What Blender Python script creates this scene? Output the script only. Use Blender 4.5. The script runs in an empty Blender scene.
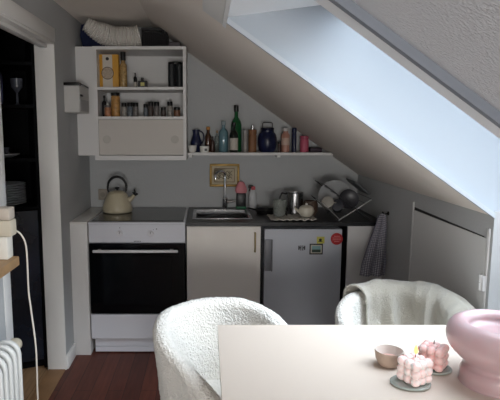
import bpy, bmesh, math, random
from mathutils import Vector, Matrix, noise
random.seed(7)
PI = math.pi
COL = bpy.context.scene.collection

# ------------------------------------------------------------------ materials
def lin(c):
    return tuple(((v/255)/12.92 if v/255 <= .04045 else ((v/255+.055)/1.055)**2.4) for v in c) + (1,)
MATS = {}
def mat(name, rgb, rough=.5, metal=0, bump=0, bscale=60, var=0, vscale=6, sss=0, trans=0, coat=0, ior=1.45, emit=0, sheen=0):
    if name in MATS: return MATS[name]
    m = bpy.data.materials.new(name); m.use_nodes = True
    nt = m.node_tree; b = nt.nodes['Principled BSDF']
    c = lin(rgb)
    b.inputs['Base Color'].default_value = c
    b.inputs['Roughness'].default_value = rough
    b.inputs['Metallic'].default_value = metal
    b.inputs['IOR'].default_value = ior
    if trans: b.inputs['Transmission Weight'].default_value = trans
    if coat: b.inputs['Coat Weight'].default_value = coat
    if sheen: b.inputs['Sheen Weight'].default_value = sheen
    if sss:
        b.inputs['Subsurface Weight'].default_value = sss
        b.inputs['Subsurface Radius'].default_value = (.02, .008, .008)
    if emit:
        b.inputs['Emission Color'].default_value = c; b.inputs['Emission Strength'].default_value = emit
    tc = nt.nodes.new('ShaderNodeTexCoord')
    if var:
        n = nt.nodes.new('ShaderNodeTexNoise'); n.inputs['Scale'].default_value = vscale; n.inputs['Detail'].default_value = 4
        nt.links.new(tc.outputs['Object'], n.inputs['Vector'])
        r = nt.nodes.new('ShaderNodeValToRGB')
        r.color_ramp.elements[0].color = tuple(v*(1-var) for v in c[:3]) + (1,); r.color_ramp.elements[0].position = .3
        r.color_ramp.elements[1].color = tuple(min(1, v*(1+var)) for v in c[:3]) + (1,); r.color_ramp.elements[1].position = .7
        nt.links.new(n.outputs['Fac'], r.inputs['Fac']); nt.links.new(r.outputs['Color'], b.inputs['Base Color'])
    if bump:
        n = nt.nodes.new('ShaderNodeTexNoise'); n.inputs['Scale'].default_value = bscale; n.inputs['Detail'].default_value = 3
        nt.links.new(tc.outputs['Object'], n.inputs['Vector'])
        bn = nt.nodes.new('ShaderNodeBump'); bn.inputs['Strength'].default_value = bump; bn.inputs['Distance'].default_value = .01
        nt.links.new(n.outputs['Fac'], bn.inputs['Height']); nt.links.new(bn.outputs['Normal'], b.inputs['Normal'])
    MATS[name] = m; return m

def plank_mat(name, c1, c2, cm, plank=.09, length=1.1, rough=.55):
    m = bpy.data.materials.new(name); m.use_nodes = True
    nt = m.node_tree; b = nt.nodes['Principled BSDF']; L = nt.links.new
    tc = nt.nodes.new('ShaderNodeTexCoord'); mp = nt.nodes.new('ShaderNodeMapping')
    mp.inputs['Rotation'].default_value = (0, 0, PI/2)
    L(tc.outputs['Object'], mp.inputs['Vector'])
    br = nt.nodes.new('ShaderNodeTexBrick')
    br.inputs['Color1'].default_value = lin(c1); br.inputs['Color2'].default_value = lin(c2); br.inputs['Mortar'].default_value = lin(cm)
    br.inputs['Scale'].default_value = 1; br.inputs['Mortar Size'].default_value = .0015
    br.inputs['Brick Width'].default_value = length; br.inputs['Row Height'].default_value = plank
    L(mp.outputs['Vector'], br.inputs['Vector'])
    n = nt.nodes.new('ShaderNodeTexNoise'); n.inputs['Scale'].default_value = 5; n.inputs['Detail'].default_value = 6
    mp2 = nt.nodes.new('ShaderNodeMapping'); mp2.inputs['Scale'].default_value = (12, 1, 1)
    L(tc.outputs['Object'], mp2.inputs['Vector']); L(mp2.outputs['Vector'], n.inputs['Vector'])
    mx = nt.nodes.new('ShaderNodeMixRGB'); mx.blend_type = 'MULTIPLY'; mx.inputs['Fac'].default_value = .55
    r = nt.nodes.new('ShaderNodeValToRGB'); r.color_ramp.elements[0].color = (.45, .42, .4, 1); r.color_ramp.elements[0].position = .3
    r.color_ramp.elements[1].color = (1.15, 1.1, 1.1, 1); r.color_ramp.elements[1].position = .7
    L(n.outputs['Fac'], r.inputs['Fac']); L(br.outputs['Color'], mx.inputs['Color1']); L(r.outputs['Color'], mx.inputs['Color2'])
    L(mx.outputs['Color'], b.inputs['Base Color']); b.inputs['Roughness'].default_value = rough
    bn = nt.nodes.new('ShaderNodeBump'); bn.inputs['Strength'].default_value = .15; bn.inputs['Distance'].default_value = .003
    L(n.outputs['Fac'], bn.inputs['Height']); L(bn.outputs['Normal'], b.inputs['Normal'])
    return m

def check_mat():
    m = bpy.data.materials.new('checked_towel'); m.use_nodes = True
    nt = m.node_tree; b = nt.nodes['Principled BSDF']; L = nt.links.new
    uv = nt.nodes.new('ShaderNodeUVMap')
    def wave(d):
        w = nt.nodes.new('ShaderNodeTexWave'); w.wave_type = 'BANDS'; w.bands_direction = d
        w.inputs['Scale'].default_value = 7.5; w.inputs['Distortion'].default_value = .3
        L(uv.outputs['UV'], w.inputs['Vector']); return w
    a, c = wave('X'), wave('Y')
    mx = nt.nodes.new('ShaderNodeMath'); mx.operation = 'MULTIPLY'
    L(a.outputs['Fac'], mx.inputs[0]); L(c.outputs['Fac'], mx.inputs[1])
    r = nt.nodes.new('ShaderNodeValToRGB'); r.color_ramp.elements[0].color = lin((96, 94, 110)); r.color_ramp.elements[1].color = lin((186, 184, 190))
    r.color_ramp.elements[1].position = .5
    L(mx.outputs[0], r.inputs['Fac']); L(r.outputs['Color'], b.inputs['Base Color']); b.inputs['Roughness'].default_value = .95
    return m

def glass_pane():
    m = bpy.data.materials.new('window_glass'); m.use_nodes = True
    nt = m.node_tree; nt.nodes.remove(nt.nodes['Principled BSDF'])
    t = nt.nodes.new('ShaderNodeBsdfTransparent'); g = nt.nodes.new('ShaderNodeBsdfGlossy'); g.inputs['Roughness'].default_value = .02
    f = nt.nodes.new('ShaderNodeFresnel'); x = nt.nodes.new('ShaderNodeMixShader')
    nt.links.new(f.outputs[0], x.inputs[0]); nt.links.new(t.outputs[0], x.inputs[1]); nt.links.new(g.outputs[0], x.inputs[2])
    nt.links.new(x.outputs[0], nt.nodes['Material Output'].inputs[0])
    return m

WALL = mat('wall_paint', (184, 186, 187), .85, bump=.15, bscale=90)
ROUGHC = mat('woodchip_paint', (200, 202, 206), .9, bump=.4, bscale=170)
CEIL = mat('ceiling_paint', (236, 228, 219), .9, bump=.12, bscale=120)
TRIM = mat('white_trim', (232, 231, 228), .4, bump=.03, bscale=30)
FRAME_W = mat('window_lining', (176, 184, 192), .5)
CAB = mat('white_cabinet', (218, 217, 216), .45, bump=.02, bscale=40)
CABT = mat('wall_cabinet_door', (200, 195, 188), .5)
CABW = mat('warm_cabinet_door', (240, 235, 228), .5, bump=.02, bscale=40)
ENAMEL = mat('white_enamel', (220, 222, 230), .25, coat=.3)
FRIDGE = mat('fridge_white', (190, 194, 202), .4, bump=.04, bscale=200)
BLACKGLASS = mat('black_oven_glass', (6, 8, 12), .09, ior=1.3)
HOB = mat('ceramic_hob_glass', (16, 17, 20), .2, coat=.2)
WORK = mat('dark_worktop_laminate', (24, 25, 29), .35, bump=.05, bscale=200, var=.3, vscale=80)
STEEL = mat('stainless_steel', (190, 190, 192), .22, metal=1)
CHROME = mat('chrome', (225, 225, 228), .1, metal=1)
BRASS = mat('brass', (170, 150, 105), .3, metal=1)
BLACK = mat('black_plastic', (12, 12, 14), .4)
DARKGAP = mat('dark_grey_board', (28, 29, 33), .6)
NAVYCAB = mat('near_black_lacquer', (5, 6, 10), .75, ior=1.25)
NAVY = mat('navy_glaze', (24, 30, 62), .3, var=.3, vscale=30)
TABLE = mat('cream_linoleum', (216, 202, 189), .42, bump=.02, bscale=100)
TABLE_EDGE = mat('cream_table_edge', (222, 210, 196), .4)
OAK = mat('oak_wood', (176, 140, 100), .5, var=.15, vscale=14)
BOUCLE = mat('white_boucle', (240, 236, 228), .95, bump=1.0, bscale=150, sheen=.3)
FLUFF = mat('cream_plush_blanket', (204, 198, 184), .97, bump=.8, bscale=300, sheen=.6)
PINKG = mat('pink_glass', (190, 162, 165), .28, var=.07, vscale=9, sss=.5, coat=.35)
WAX = mat('pale_pink_wax', (246, 226, 223), .45, sss=.6)
WAXP = mat('pink_wax', (232, 196, 192), .45, sss=.6)
CLEAR = mat('clear_glass', (225, 235, 232), .05, trans=.95)
CER = mat('white_ceramic', (225, 224, 218), .25)
TOWEL = check_mat()
PANE = glass_pane()
FLOOR = plank_mat('reddish_brown_planks', (112, 60, 46), (86, 44, 35), (40, 20, 15))
FLOOR2 = plank_mat('light_oak_planks', (178, 142, 104), (160, 124, 88), (100, 76, 50), plank=.12)

# ------------------------------------------------------------------ mesh helpers
class MB:
    def __init__(s): s.bm = bmesh.new()
    def box(s, x0, x1, y0, y1, z0, z1, bev=0, seg=2):
        t = bmesh.new(); bmesh.ops.create_cube(t, size=1)
        for v in t.verts:
            v.co = Vector(((x0+x1)/2 + v.co.x*(x1-x0), (y0+y1)/2 + v.co.y*(y1-y0), (z0+z1)/2 + v.co.z*(z1-z0)))
        if bev: bmesh.ops.bevel(t, geom=t.edges[:], offset=bev, segments=seg, profile=.5, affect='EDGES')
        s.add(t); return s
    def add(s, t, mtx=None):
        if mtx is not None: t.transform(mtx)
        me = bpy.data.meshes.new('tmp'); t.to_mesh(me); t.free(); s.bm.from_mesh(me); bpy.data.meshes.remove(me)
    def lathe(s, prof, c=(0, 0, 0), n=32, axis='z', sx=1, sy=1):
        t = bmesh.new(); rings = []
        for r, z in prof:
            if r < 1e-6: rings.append([t.verts.new((0, 0, z))])
            else: rings.append([t.verts.new((r*math.cos(2*PI*i/n)*sx, r*math.sin(2*PI*i/n)*sy, z)) for i in range(n)])
        for a, b in zip(rings, rings[1:]):
            for i in range(n):
                j = (i+1) % n
                if len(a) == 1 and len(b) == 1: continue
                if len(a) == 1: t.faces.new((a[0], b[j], b[i]))
                elif len(b) == 1: t.faces.new((a[i], a[j], b[0]))
                else: t.faces.new((a[i], a[j], b[j], b[i]))
        bmesh.ops.recalc_face_normals(t, faces=t.faces[:])
        M = Matrix.Translation(c)
        if axis == 'x': M = M @ Matrix.Rotation(PI/2, 4, 'Y')
        elif axis == 'y': M = M @ Matrix.Rotation(-PI/2, 4, 'X')
        s.add(t, M); return s
    def cyl(s, c, r, h, n=28, axis='z', bev=0):
        b = bev or min(r, abs(h))*.08
        return s.lathe([(0, 0), (r-b, 0), (r, b), (r, h-b), (r-b, h), (0, h)], c, n, axis)
    def tube(s, pts, r, n=10, closed=False, cap=True):
        pts = [Vector(p) for p in pts]; m = len(pts)
        rs = r if isinstance(r, (list, tuple)) else [r]*m
        t = bmesh.new(); rings = []; up = None
        for k, p in enumerate(pts):
            if closed: d = pts[(k+1) % m] - pts[k-1]
            else: d = pts[min(k+1, m-1)] - pts[max(k-1, 0)]
            d.normalize()
            if up is None:
                up = Vector((0, 0, 1)) if abs(d.z) < .9 else Vector((1, 0, 0))
            sd = d.cross(up).normalized(); up = sd.cross(d).normalized()
            rings.append([t.verts.new(p + (sd*math.cos(2*PI*i/n) + up*math.sin(2*PI*i/n))*rs[k]) for i in range(n)])
        prs = list(zip(rings, rings[1:])) + ([(rings[-1], rings[0])] if closed else [])
        for a, b in prs:
            for i in range(n):
                j = (i+1) % n; t.faces.new((a[i], a[j], b[j], b[i]))
        if cap and not closed:
            t.faces.new(rings[0][::-1]); t.faces.new(rings[-1])
        bmesh.ops.recalc_face_normals(t, faces=t.faces[:])
        s.add(t); return s
    def prism(s, poly, y0, y1):          # polygon in xz extruded along y
        t = bmesh.new()
        a = [t.verts.new((x, y0, z)) for x, z in poly]; b = [t.verts.new((x, y1, z)) for x, z in poly]
        t.faces.new(a); t.faces.new(b[::-1])
        for i in range(len(poly)):
            j = (i+1) % len(poly); t.faces.new((a[i], b[i], b[j], a[j]))
        bmesh.ops.recalc_face_normals(t, faces=t.faces[:]); s.add(t); return s
    def sphere(s, c, r, u=16, v=10, sc=(1, 1, 1)):
        t = bmesh.new(); bmesh.ops.create_uvsphere(t, u_segments=u, v_segments=v, radius=r)
        for q in t.verts: q.co = Vector((q.co.x*sc[0]+c[0], q.co.y*sc[1]+c[1], q.co.z*sc[2]+c[2]))
        s.add(t); return s
    def grid(s, nu, nv, f, uv=False, cu=False):
        t = bmesh.new()
        g = [[t.verts.new(f(i/(nu-(0 if cu else 1)), j/(nv-1))) for j in range(nv)] for i in range(nu)]
        for i in range(nu if cu else nu-1):
            for j in range(nv-1):
                i2 = (i+1) % nu
                t.faces.new((g[i][j], g[i2][j], g[i2][j+1], g[i][j+1]))
        bmesh.ops.recalc_face_normals(t, faces=t.faces[:])
        s.add(t); return s
    def build(s, name, m, parent=None, smooth=True, ang=35):
        me = bpy.data.meshes.new(name); s.bm.to_mesh(me); s.bm.free()
        me.materials.append(m)
        if name in ('oven_door', 'door_window', 'control_panel', 'hob', 'hob_frame', 'drawer', 'door', 'door_panel', 'sliding_door', 'tabletop', 'front', 'case', 'plinth', 'side_pocket'): ang = 20
        if smooth:
            for p in me.polygons: p.use_smooth = True
            try: me.set_sharp_from_angle(angle=math.radians(ang))
            except Exception: pass
        o = bpy.data.objects.new(name, me); COL.objects.link(o)
        if parent: o.parent = parent
        return o
def tag(o, label, cat, group=None, kind=None):
    o['label'] = label; o['category'] = cat
    if group: o['group'] = group
    if kind: o['kind'] = kind
    return o
def thing(name, label, cat, loc=(0, 0, 0), rz=0, group=None):
    o = bpy.data.objects.new(name, None); COL.objects.link(o); o.empty_display_size = .05
    o.location = loc; o.rotation_euler = (0, 0, rz); return tag(o, label, cat, group)
def struct(name, mb, m, **k):
    o = mb.build(name, m, **k); o['kind'] = 'structure'; return o
def dup(root, loc, rz, label, group=None, sc=None):
    r = root.copy(); COL.objects.link(r); r.location = loc; r.rotation_euler = (0, 0, rz); r['label'] = label
    if group: r['group'] = group
    if sc: r.scale = sc
    for ch in list(root.children):
        c = ch.copy(); COL.objects.link(c); c.parent = r
        for g in list(ch.children):
            d = g.copy(); COL.objects.link(d); d.parent = c
    return r

# ------------------------------------------------------------------ dimensions
XL, XR, YB, YF = -.84, 1.10, 3.83, -1.6      # left wall, knee wall, kitchen wall, rear wall
ZC, ZK, SL = 2.13, 1.10, .701                # ceiling, knee wall top, roof slope
XC = XR - (ZC-ZK)/SL
def zs(x): return ZK + SL*(XR-x)
ND = Vector((math.sin(math.atan(SL)), 0, math.cos(math.atan(SL))))   # outward normal of the slope
OY0, OY1 = 1.75, 2.24                         # (left wall run)
DY0, DY1, DZ = 2.20, 3.01, 1.90               # doorway in the left wall
SX0, SY0, SY1 = .059, 1.13, 2.0               # skylight opening
GL = .305                                     # vertical offset of the glass plane

# ------------------------------------------------------------------ setting
struct('floor', MB().box(XL-.0, XR+.4, YF-.1, YB+.1, -.06, 0), FLOOR, smooth=False)
struct('floor_hallway', MB().box(-2.6, XL, YF-.1, YB+.1, -.06, -.0005), FLOOR2, smooth=False)
struct('wall_back', MB().box(-2.6, XR+.5, YB, YB+.1, 0, 2.3), WALL, smooth=False)
struct('wall_rear', MB().box(-2.6, XR+.5, YF-.1, YF, 0, 2.3), WALL, smooth=False)
w = MB().box(XL-.10, XL, YF, DY0, 0, ZC).box(XL-.10, XL, DY1, YB, 0, ZC).box(XL-.10, XL, DY0, DY1, DZ, ZC)
struct('wall_left', w, WALL, smooth=False)
struct('wall_hallway', MB().box(-2.6, -2.5, 2.05, YB, 0, ZC), WALL, smooth=False)
struct('wall_hallway_side', MB().box(-2.5, XL-.10, 2.05, 2.10, 0, ZC), WALL, smooth=False)
# knee wall with the window niche
NZ = .72
w = MB().box(XR, XR+.05, YF, SY0, 0, ZK+.02).box(XR, XR+.05, SY1-.007, YB, 0, ZK+.02).box(XR, XR+.05, SY0, SY1-.007, 0, NZ)
struct('wall_right', w, WALL, smooth=False)
struct('ceiling', MB().box(-2.6, XL-.1, 2.05, YB, ZC, ZC+.12).box(XL-.1, XC, YF, YB, ZC, ZC+.12), CEIL, smooth=False)
def slab(x0, x1, y0, y1, th=.10, off=0.0, mb=None):
    mb = mb or MB()
    p = [(x0, zs(x0)-off), (x1, zs(x1)-off), (x1, zs(x1)+th), (x0, zs(x0)+th)]
    return mb.prism(p, y0, y1)
m_ = slab(XC, XR+.06, SY1, YB); slab(XC, SX0, SY0, SY1, mb=m_)
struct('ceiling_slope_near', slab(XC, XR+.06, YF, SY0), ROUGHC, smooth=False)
struct('ceiling_slope', m_, CEIL, smooth=False)
# skylight well: side linings, top lining, bottom niche
def well_side(y0, y1):
    xg = XR+.30
    poly = [(SX0-.02, zs(SX0-.02)+.004), (XR+.003, ZK+.004), (XR+.003, NZ-.02), (xg, NZ-.02), (xg, zs(xg)+GL+.04), (SX0-.02, zs(SX0-.02)+GL+.04)]
    return MB().prism(poly, y0, y1)
o = struct('window_1', MB().prism([(SX0+.28, zs(SX0+.28)+GL), (XR+.30, zs(XR+.30)+GL), (XR+.30, zs(XR+.30)+GL+.006), (SX0+.28, zs(SX0+.28)+GL+.006)], SY0, SY1), PANE, smooth=False)
struct('trim_1', well_side(SY1-.004, SY1+.05), FRAME_W, smooth=False)
struct('trim_2', well_side(SY0-.05, SY0+.004), FRAME_W, smooth=False)
xt = SX0+.37
struct('trim_3', MB().prism([(SX0, zs(SX0)), (SX0, zs(SX0)+.03), (xt+.1, zs(SX0)+.09), (xt+.1, zs(SX0)+.06)], SY0, SY1), mat('white_lining', (240, 242, 244), .35), smooth=False)
struct('trim_4', MB().box(XR+.28, XR+.33, SY0, SY1, NZ, zs(XR+.28)+GL), FRAME_W, smooth=False)
struct('trim_5', MB().box(XR+.04, XR+.30, SY0, SY1, NZ-.04, NZ), FRAME_W, smooth=False)
# beads / casings
struct('trim_6', slab(SX0, XR-.005, SY1-.022, SY1-.004, th=.012, off=.008), mat('grey_lining_edge', (188, 194, 200), .4), smooth=False)
struct('trim_12', slab(-.04, XR-.005, 1.05, 1.07, th=-.0004, off=.024), mat('casing_side_shade', (122, 128, 138), .5), smooth=False)  # side face of the casing, its shade put into the blue-grey colour
struct('trim_7', slab(-.04, XR-.005, 1.07, SY0, th=-.0004, off=.022), mat('light_casing', (226, 229, 233), .5), smooth=False)
struct('trim_8', slab(-.012, SX0, SY0, SY1, th=-.0004, off=.022), mat('pale_casing', (222, 222, 220), .5), smooth=False)
struct('trim_9', slab(SX0, SX0+.012, SY0, SY1-.018, th=.02, off=.03), MATS['white_lining'], smooth=False)
# doorway casing and baseboards
cs = MB().box(XL, XL+.004, DY0-.075, DY0, 0, DZ+.075, .001).box(XL, XL+.012, DY0, DY1, DZ, DZ+.075, .004)
struct('trim_10', cs, TRIM)
struct('trim_11', MB().box(XL-.105, XL+.006, DY1-.012, DY1, 0, DZ, .003).box(XL-.105, XL+.006, DY0, DY1-.012, DZ-.012, DZ, .002).box(XL-.07, XL-.03, DY0, DY1-.012, DZ-.03, DZ-.012, .002), TRIM)
struct('baseboard_left', MB().box(XL, XL+.016, DY1, 3.205, 0, .085, .004).box(XL, XL+.016, YF, DY0-.075, 0, .085, .004), TRIM)
struct('baseboard_threshold', MB().box(XL-.10, XL+.0, DY0, DY1, -.0004, .006, .002), mat('threshold_oak', (150, 112, 76), .5, var=.15), smooth=False)

w3 = MB()
for q_ in ((-.26, .76, .69, .74), (-.26, .76, 1.66, 1.71), (-.26, -.21, .74, 1.66), (.71, .76, .74, 1.66)): w3.box(q_[0], q_[1], YF, YF+.025, q_[2], q_[3])
struct('fill_lamp_frame', w3, TRIM, smooth=False)  # frame added round the rear fill lamp; wall behind has no opening
# hatch in the knee wall
h = thing('access_hatch', 'flat painted hatch door set in low side wall under the skylight', 'hatch', (XR, 2.395, 0))
MB().box(-.006, 0, -.365, .365, .12, 1.008, .002).build('door_panel', mat('hatch_paint', (222, 222, 221), .6, bump=.04), h)
g = MB().prism([(-.0035, 1.008), (0, 1.008), (0, 1.022), (-.0035, 1.022)], -.34, .36); g = g.build('top_gap', BLACK, h, smooth=False)
for v_ in g.data.vertices:
    if v_.co.y < 0 and v_.co.z > 1.01: v_.co.z = 1.011
MB().box(-.0065, 0, -.385, -.367, .10, 1.05, .002).build('hatch_frame', MATS['hatch_paint'], h); MB().box(-.0065, 0, .367, .385, .10, 1.05, .002).build('hatch_frame', MATS['hatch_paint'], h)
hg = MB().cyl((-.016, -.366, .80), .007, .03, 14).cyl((-.016, -.366, .832), .007, .03, 14).box(-.016, -.0062, -.385, -.35, .80, .862, .002)
hg.build('hinge', mat('white_hinge', (240, 240, 240), .3), h)

# ------------------------------------------------------------------ kitchen run
FY = 3.21; WZ = .86
# narrow filler cupboard left of cooker
f = thing('filler_cabinet', 'narrow white filler unit between left wall and oven', 'cabinet', (-.785, FY, 0))
MB().box(-.054, .052, 0, .615, 0, WZ-.012, .002).build('body', CAB, f)
MB().box(-.054, .054, -.004, .615, WZ-.0118, WZ+.002, .002).build('top', mat('filler_top', (218, 216, 212), .35), f)
# cooker
c = thing('cooker', 'white freestanding electric oven with black glass door and hob', 'oven', (-.426, FY, 0))
MB().box(-.298, .298, .02, .60, .10, WZ-.012, .003).build('body', ENAMEL, c)
MB().box(-.298, .298, 0, .02, .733, WZ-.014, .004).build('control_panel', ENAMEL, c)
MB().box(-.30, .30, -.004, .60, WZ-.014, WZ, .004).build('hob_frame', ENAMEL, c)
MB().box(-.285, .285, .03, .585, WZ, WZ+.004, .002).build('hob', HOB, c)
d = MB().box(-.298, .298, -.012, .02, .278, .728, .006).build('oven_door', BLACKGLASS, c)
MB().box(-.215, .21, -.0145, -.0118, .34, .65, .001).build('door_window', mat('oven_window', (12, 15, 19), .14, ior=1.3), d)
MB().box(-.268, .255, -.052, -.036, .678, .696, .006).box(-.24, -.22, -.04, -.01, .68, .694).box(.205, .225, -.04, -.01, .68, .694).build('handle', mat('light_metal_handle', (225, 225, 228), .35), d)
MB().box(-.298, .298, -.006, .02, .112, .272, .004).build('drawer', ENAMEL, c)
MB().box(-.285, .30, .045, .07, .008, .108, .002).box(-.285, .30, .038, .046, .045, .105, .002).box(-.285, .30, .036, .046, .008, .043, .002).build('plinth', ENAMEL, c)
for kx in (-.105, .085):
    k = MB().cyl((kx, 0, .79), .021, -.006, 28, 'y').cyl((kx, -.004, .79), .017, -.018, 28, 'y').build('knob', mat('knob_white', (216, 216, 222), .3), c)
    MB().box(kx-.0015, kx+.0015, -.0235, -.0215, .79, .805).build('pointer', mat('grey_mark', (110, 110, 118), .5), k)
mk = MB()
for q in range(5): mk.box(-.02+q*.009, -.014+q*.009, -.0008, .001, .7385, .7435)
mk.build('panel_mark', mat('dark_print', (50, 50, 56), .5), c)
for mb_ in ((.118, .124, -.0008, .001, .815, .821), (.10, .103, -.0008, .001, .812, .816), (-.107, -.103, -.0008, .001, .822, .828)): MB().box(*mb_).build('panel_mark', MATS['dark_print'], c)

# worktop with sink cut-out
sx0, sx1, sy0, sy1 = -.075, .285, 3.33, 3.70
wt = MB()
X0, X1 = -.124, XR
for b in ((X0, X1, FY-.012, sy0), (X0, X1, sy1, YB), (X0, sx0, sy0, sy1), (sx1, X1, sy0, sy1)): wt.box(b[0], b[1], b[2], b[3], WZ-.022, WZ)
tag(wt.build('worktop', WORK, smooth=False), 'dark laminate worktop running right of the oven over cabinet and fridge', 'worktop')
s = thing('kitchen_sink', 'stainless inset sink in the dark worktop under the gold frame', 'sink', ((sx0+sx1)/2, (sy0+sy1)/2, WZ))
a, b_ = (sx1-sx0)/2, (sy1-sy0)/2
r_ = MB().box(-a-.012, a+.012, -b_-.012, -b_+.012, .0002, .004, .0015).box(-a-.012, a+.012, b_-.012, b_+.012, .0002, .004, .0015).box(-a-.012, -a+.012, -b_+.012, b_-.012, .0002, .004, .0015).box(a-.012, a+.012, -b_+.012, b_-.012, .0002, .004, .0015)
r_.build('rim', STEEL, s)
bs = MB().box(-a+.003, a-.003, -b_+.003, b_-.003, -.145, -.14).box(-a+.003, -a+.008, -b_+.003, b_-.003, -.14, .001).box(a-.008, a-.003, -b_+.003, b_-.003, -.14, .001).box(-a+.008, a-.008, -b_+.003, -b_+.008, -.14, .001).box(-a+.008, a-.008, b_-.008, b_-.003, -.14, .001)
bs.build('basin', STEEL, s)
MB().lathe([(0, 0), (.03, 0), (.033, .004), (.02, .006), (0, .004)], (0, 0, -.14)).build('drain', CHROME, s)
# base cabinet (carcass is open behind the door, so the basin has room)
b = thing('base_cabinet', 'cream fronted base cabinet under the sink', 'cabinet', (.112, FY, 0))
MB().box(-.232, -.218, .02, .60, .10, WZ-.0222).box(.212, .226, .02, .60, .10, WZ-.0222).box(-.218, .212, .02, .60, .10, .116).build('carcass', CAB, b, smooth=False)
d = MB().box(-.230, .226, 0, .019, .112, WZ-.026, .002).build('door', CABW, b)
MB().tube([(.190, 0, .795), (.190, -.022, .795), (.190, -.026, .79), (.190, -.026, .685), (.190, -.022, .68), (.190, 0, .68)], .0055, 12).build('handle', BRASS, d)
MB().box(-.232, .226, .05, .065, 0, .0998).build('plinth', CAB, b, smooth=False)
# fridge
r = thing('fridge', 'small white under-counter fridge with magnets on its door', 'fridge', (.605, FY, 0))
MB().box(-.235, .235, .045, .58, .03, .815, .004).build('body', FRIDGE, r)
for fx in (-.2, .2):
    for fy in (.08, .54): MB().cyl((fx, fy, 0), .015, .032).build('foot', BLACK, r)
d = MB().box(-.245, .235, -.004, .042, .06, .818, .006).build('door', FRIDGE, r)
MB().box(-.243, -.198, -.016, -.0045, .555, .755, .005).box(-.203, -.195, -.03, -.0045, .555, .755, .004).build('handle', mat('grey_handle', (120, 122, 128), .4), d)
# dark surround and end panel
e = thing('end_panel', 'white side panel closing the worktop run right of the fridge', 'panel', (.98, FY, 0))
MB().box(-.105, .118, 0, .02, 0, WZ-.0225, .002).build('front', CAB, e)
MB().box(-.105, -.089, .02, .60, 0, WZ-.0225).build('side', DARKGAP, e, smooth=False)
tag(MB().box(.342, .352, FY+.003, FY+.60, 0, WZ-.0225).build('side_panel', DARKGAP, smooth=False), 'thin dark upright panel left of the fridge', 'panel')
tag(MB().box(.355, .872, FY+.075, FY+.095, .822, WZ-.0225).build('top_rail', DARKGAP, smooth=False), 'dark rail under the worktop above the fridge', 'rail')
# magnets (flat objects on the fridge door)
def on_door(px, py): return .605-.605+0, 0
ZY = FY-.0045
m1 = thing('round_magnet', 'round red magnet on fridge door, rightmost', 'magnet', (.806, ZY, .757))
MB().cyl((0, 0, 0), .037, -.004, 36, 'y').build('disc', mat('red_magnet', (178, 40, 44), .4), m1)
tl = MB()
for q, wq in ((.017, .018), (.006, .026), (-.005, .026), (-.016, .016)): tl.box(-wq, wq, -.0048, -.0038, q-.002, q+.002)
tl.build('print_lines', mat('pale_red_print', (214, 130, 128), .5), m1)
m2 = thing('photo_magnet', 'small square picture magnet with dark frame on fridge door', 'magnet', (.681, ZY, .693))
MB().box(-.041, .041, -.004, 0, -.034, .034, .001).build('frame', mat('magnet_frame', (38, 36, 34), .4), m2)
MB().box(-.034, .034, -.0048, -.0038, -.026, .026).build('border', mat('magnet_border', (190, 186, 172), .5), m2)
MB().box(-.027, .027, -.0056, -.0046, -.002, .02).build('sky_field', mat('magnet_sky', (128, 165, 168), .5), m2)
MB().box(-.027, .027, -.0056, -.0046, -.02, -.002).build('ground_field', mat('magnet_green', (48, 66, 56), .5), m2)
m3 = thing('yellow_magnet', 'yellow green magnet with dark emblem above the square picture magnet', 'magnet', (.705, ZY, .745))
MB().box(-.022, .026, -.0035, 0, -.0172, .026, .001).build('card', mat('yellow_card', (196, 190, 88), .5), m3)
MB().lathe([(0, 0), (.009, 0), (.009, -.0008), (0, -.0008)], (0, -.0036, .006), 16, 'y').box(-.013, .013, -.0044, -.0034, -.006, -.002).build('emblem', mat('emblem_dark', (46, 50, 30), .5), m3)
m4 = thing('letter_magnet', 'small black H-shaped mark left of the square picture magnet', 'magnet', (.592, ZY, .702))
q = MB().box(-.021, -.014, -.003, 0, -.014, .012).box(-.014, -.008, -.003, 0, -.004, .002).box(-.008, -.003, -.003, 0, -.018, .014)
q.box(.004, .009, -.003, 0, -.018, .014).box(.009, .015, -.003, 0, -.004, .002).box(.015, .021, -.003, 0, -.014, .012)
q.build('symbol', mat('mark_dark', (40, 40, 44), .5), m4)

# tap
t = thing('kitchen_tap', 'tall chrome mixer tap behind the sink in front of gold frame', 'tap', (.135, 3.742, WZ))
MB().lathe([(0, 0), (.026, 0), (.026, .006), (.019, .01), (.019, .075), (.014, .082), (0, .082)]).build('body', CHROME, t)
pts = [(0, 0, .08), (0, 0, .20), (0, 0, .235)] + [(-.035+.035*math.cos(a), -.05*(1-math.cos(a)), .245+.03*math.sin(a)) for a in [i*PI/8 for i in range(0, 9)]] + [(-.07, -.10, .225)]
MB().tube(pts, .0085, 14).build('spout', CHROME, t)
MB().tube([(.015, 0, .05), (.035, -.005, .052), (.07, -.012, .06)], [.011, .007, .006], 12).build('lever', CHROME, t)

# gold frame on the wall
g = thing('picture_frame', 'gold framed line drawing on the wall behind the tap', 'picture frame', (.134, YB, 1.095))
def frame(w, h, t_, y0, y1): return MB().box(-w, w, y0, y1, h-t_, h, .003).box(-w, w, y0, y1, -h, -h+t_, .003).box(-w, -w+t_, y0, y1, -h+t_, h-t_, .003).box(w-t_, w, y0, y1, -h+t_, h-t_, .003)
frame(.108, .083, .017, -.018, -.0005).build('frame', mat('old_gold', (150, 122, 68), .4, metal=.6, bump=.3, bscale=60), g)
MB().box(-.092, .092, -.008, -.0005, -.067, .067).build('print', mat('cream_print', (196, 184, 158), .7, var=.12, vscale=20), g, smooth=False)
frame(.074, .050, .004, -.0095, -.0078).build('inner_border', mat('border_brown', (110, 84, 52), .6), g)
ln = MB()
for yy, am, ph in ((.022, .010, 0), (.0, .012, 1.3), (-.018, .006, 2.2)):
    ln.tube([(-.055+.11*i/16, -.0088, yy+am*math.sin(i*1.3+ph)) for i in range(17)], .0022, 6)
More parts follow.
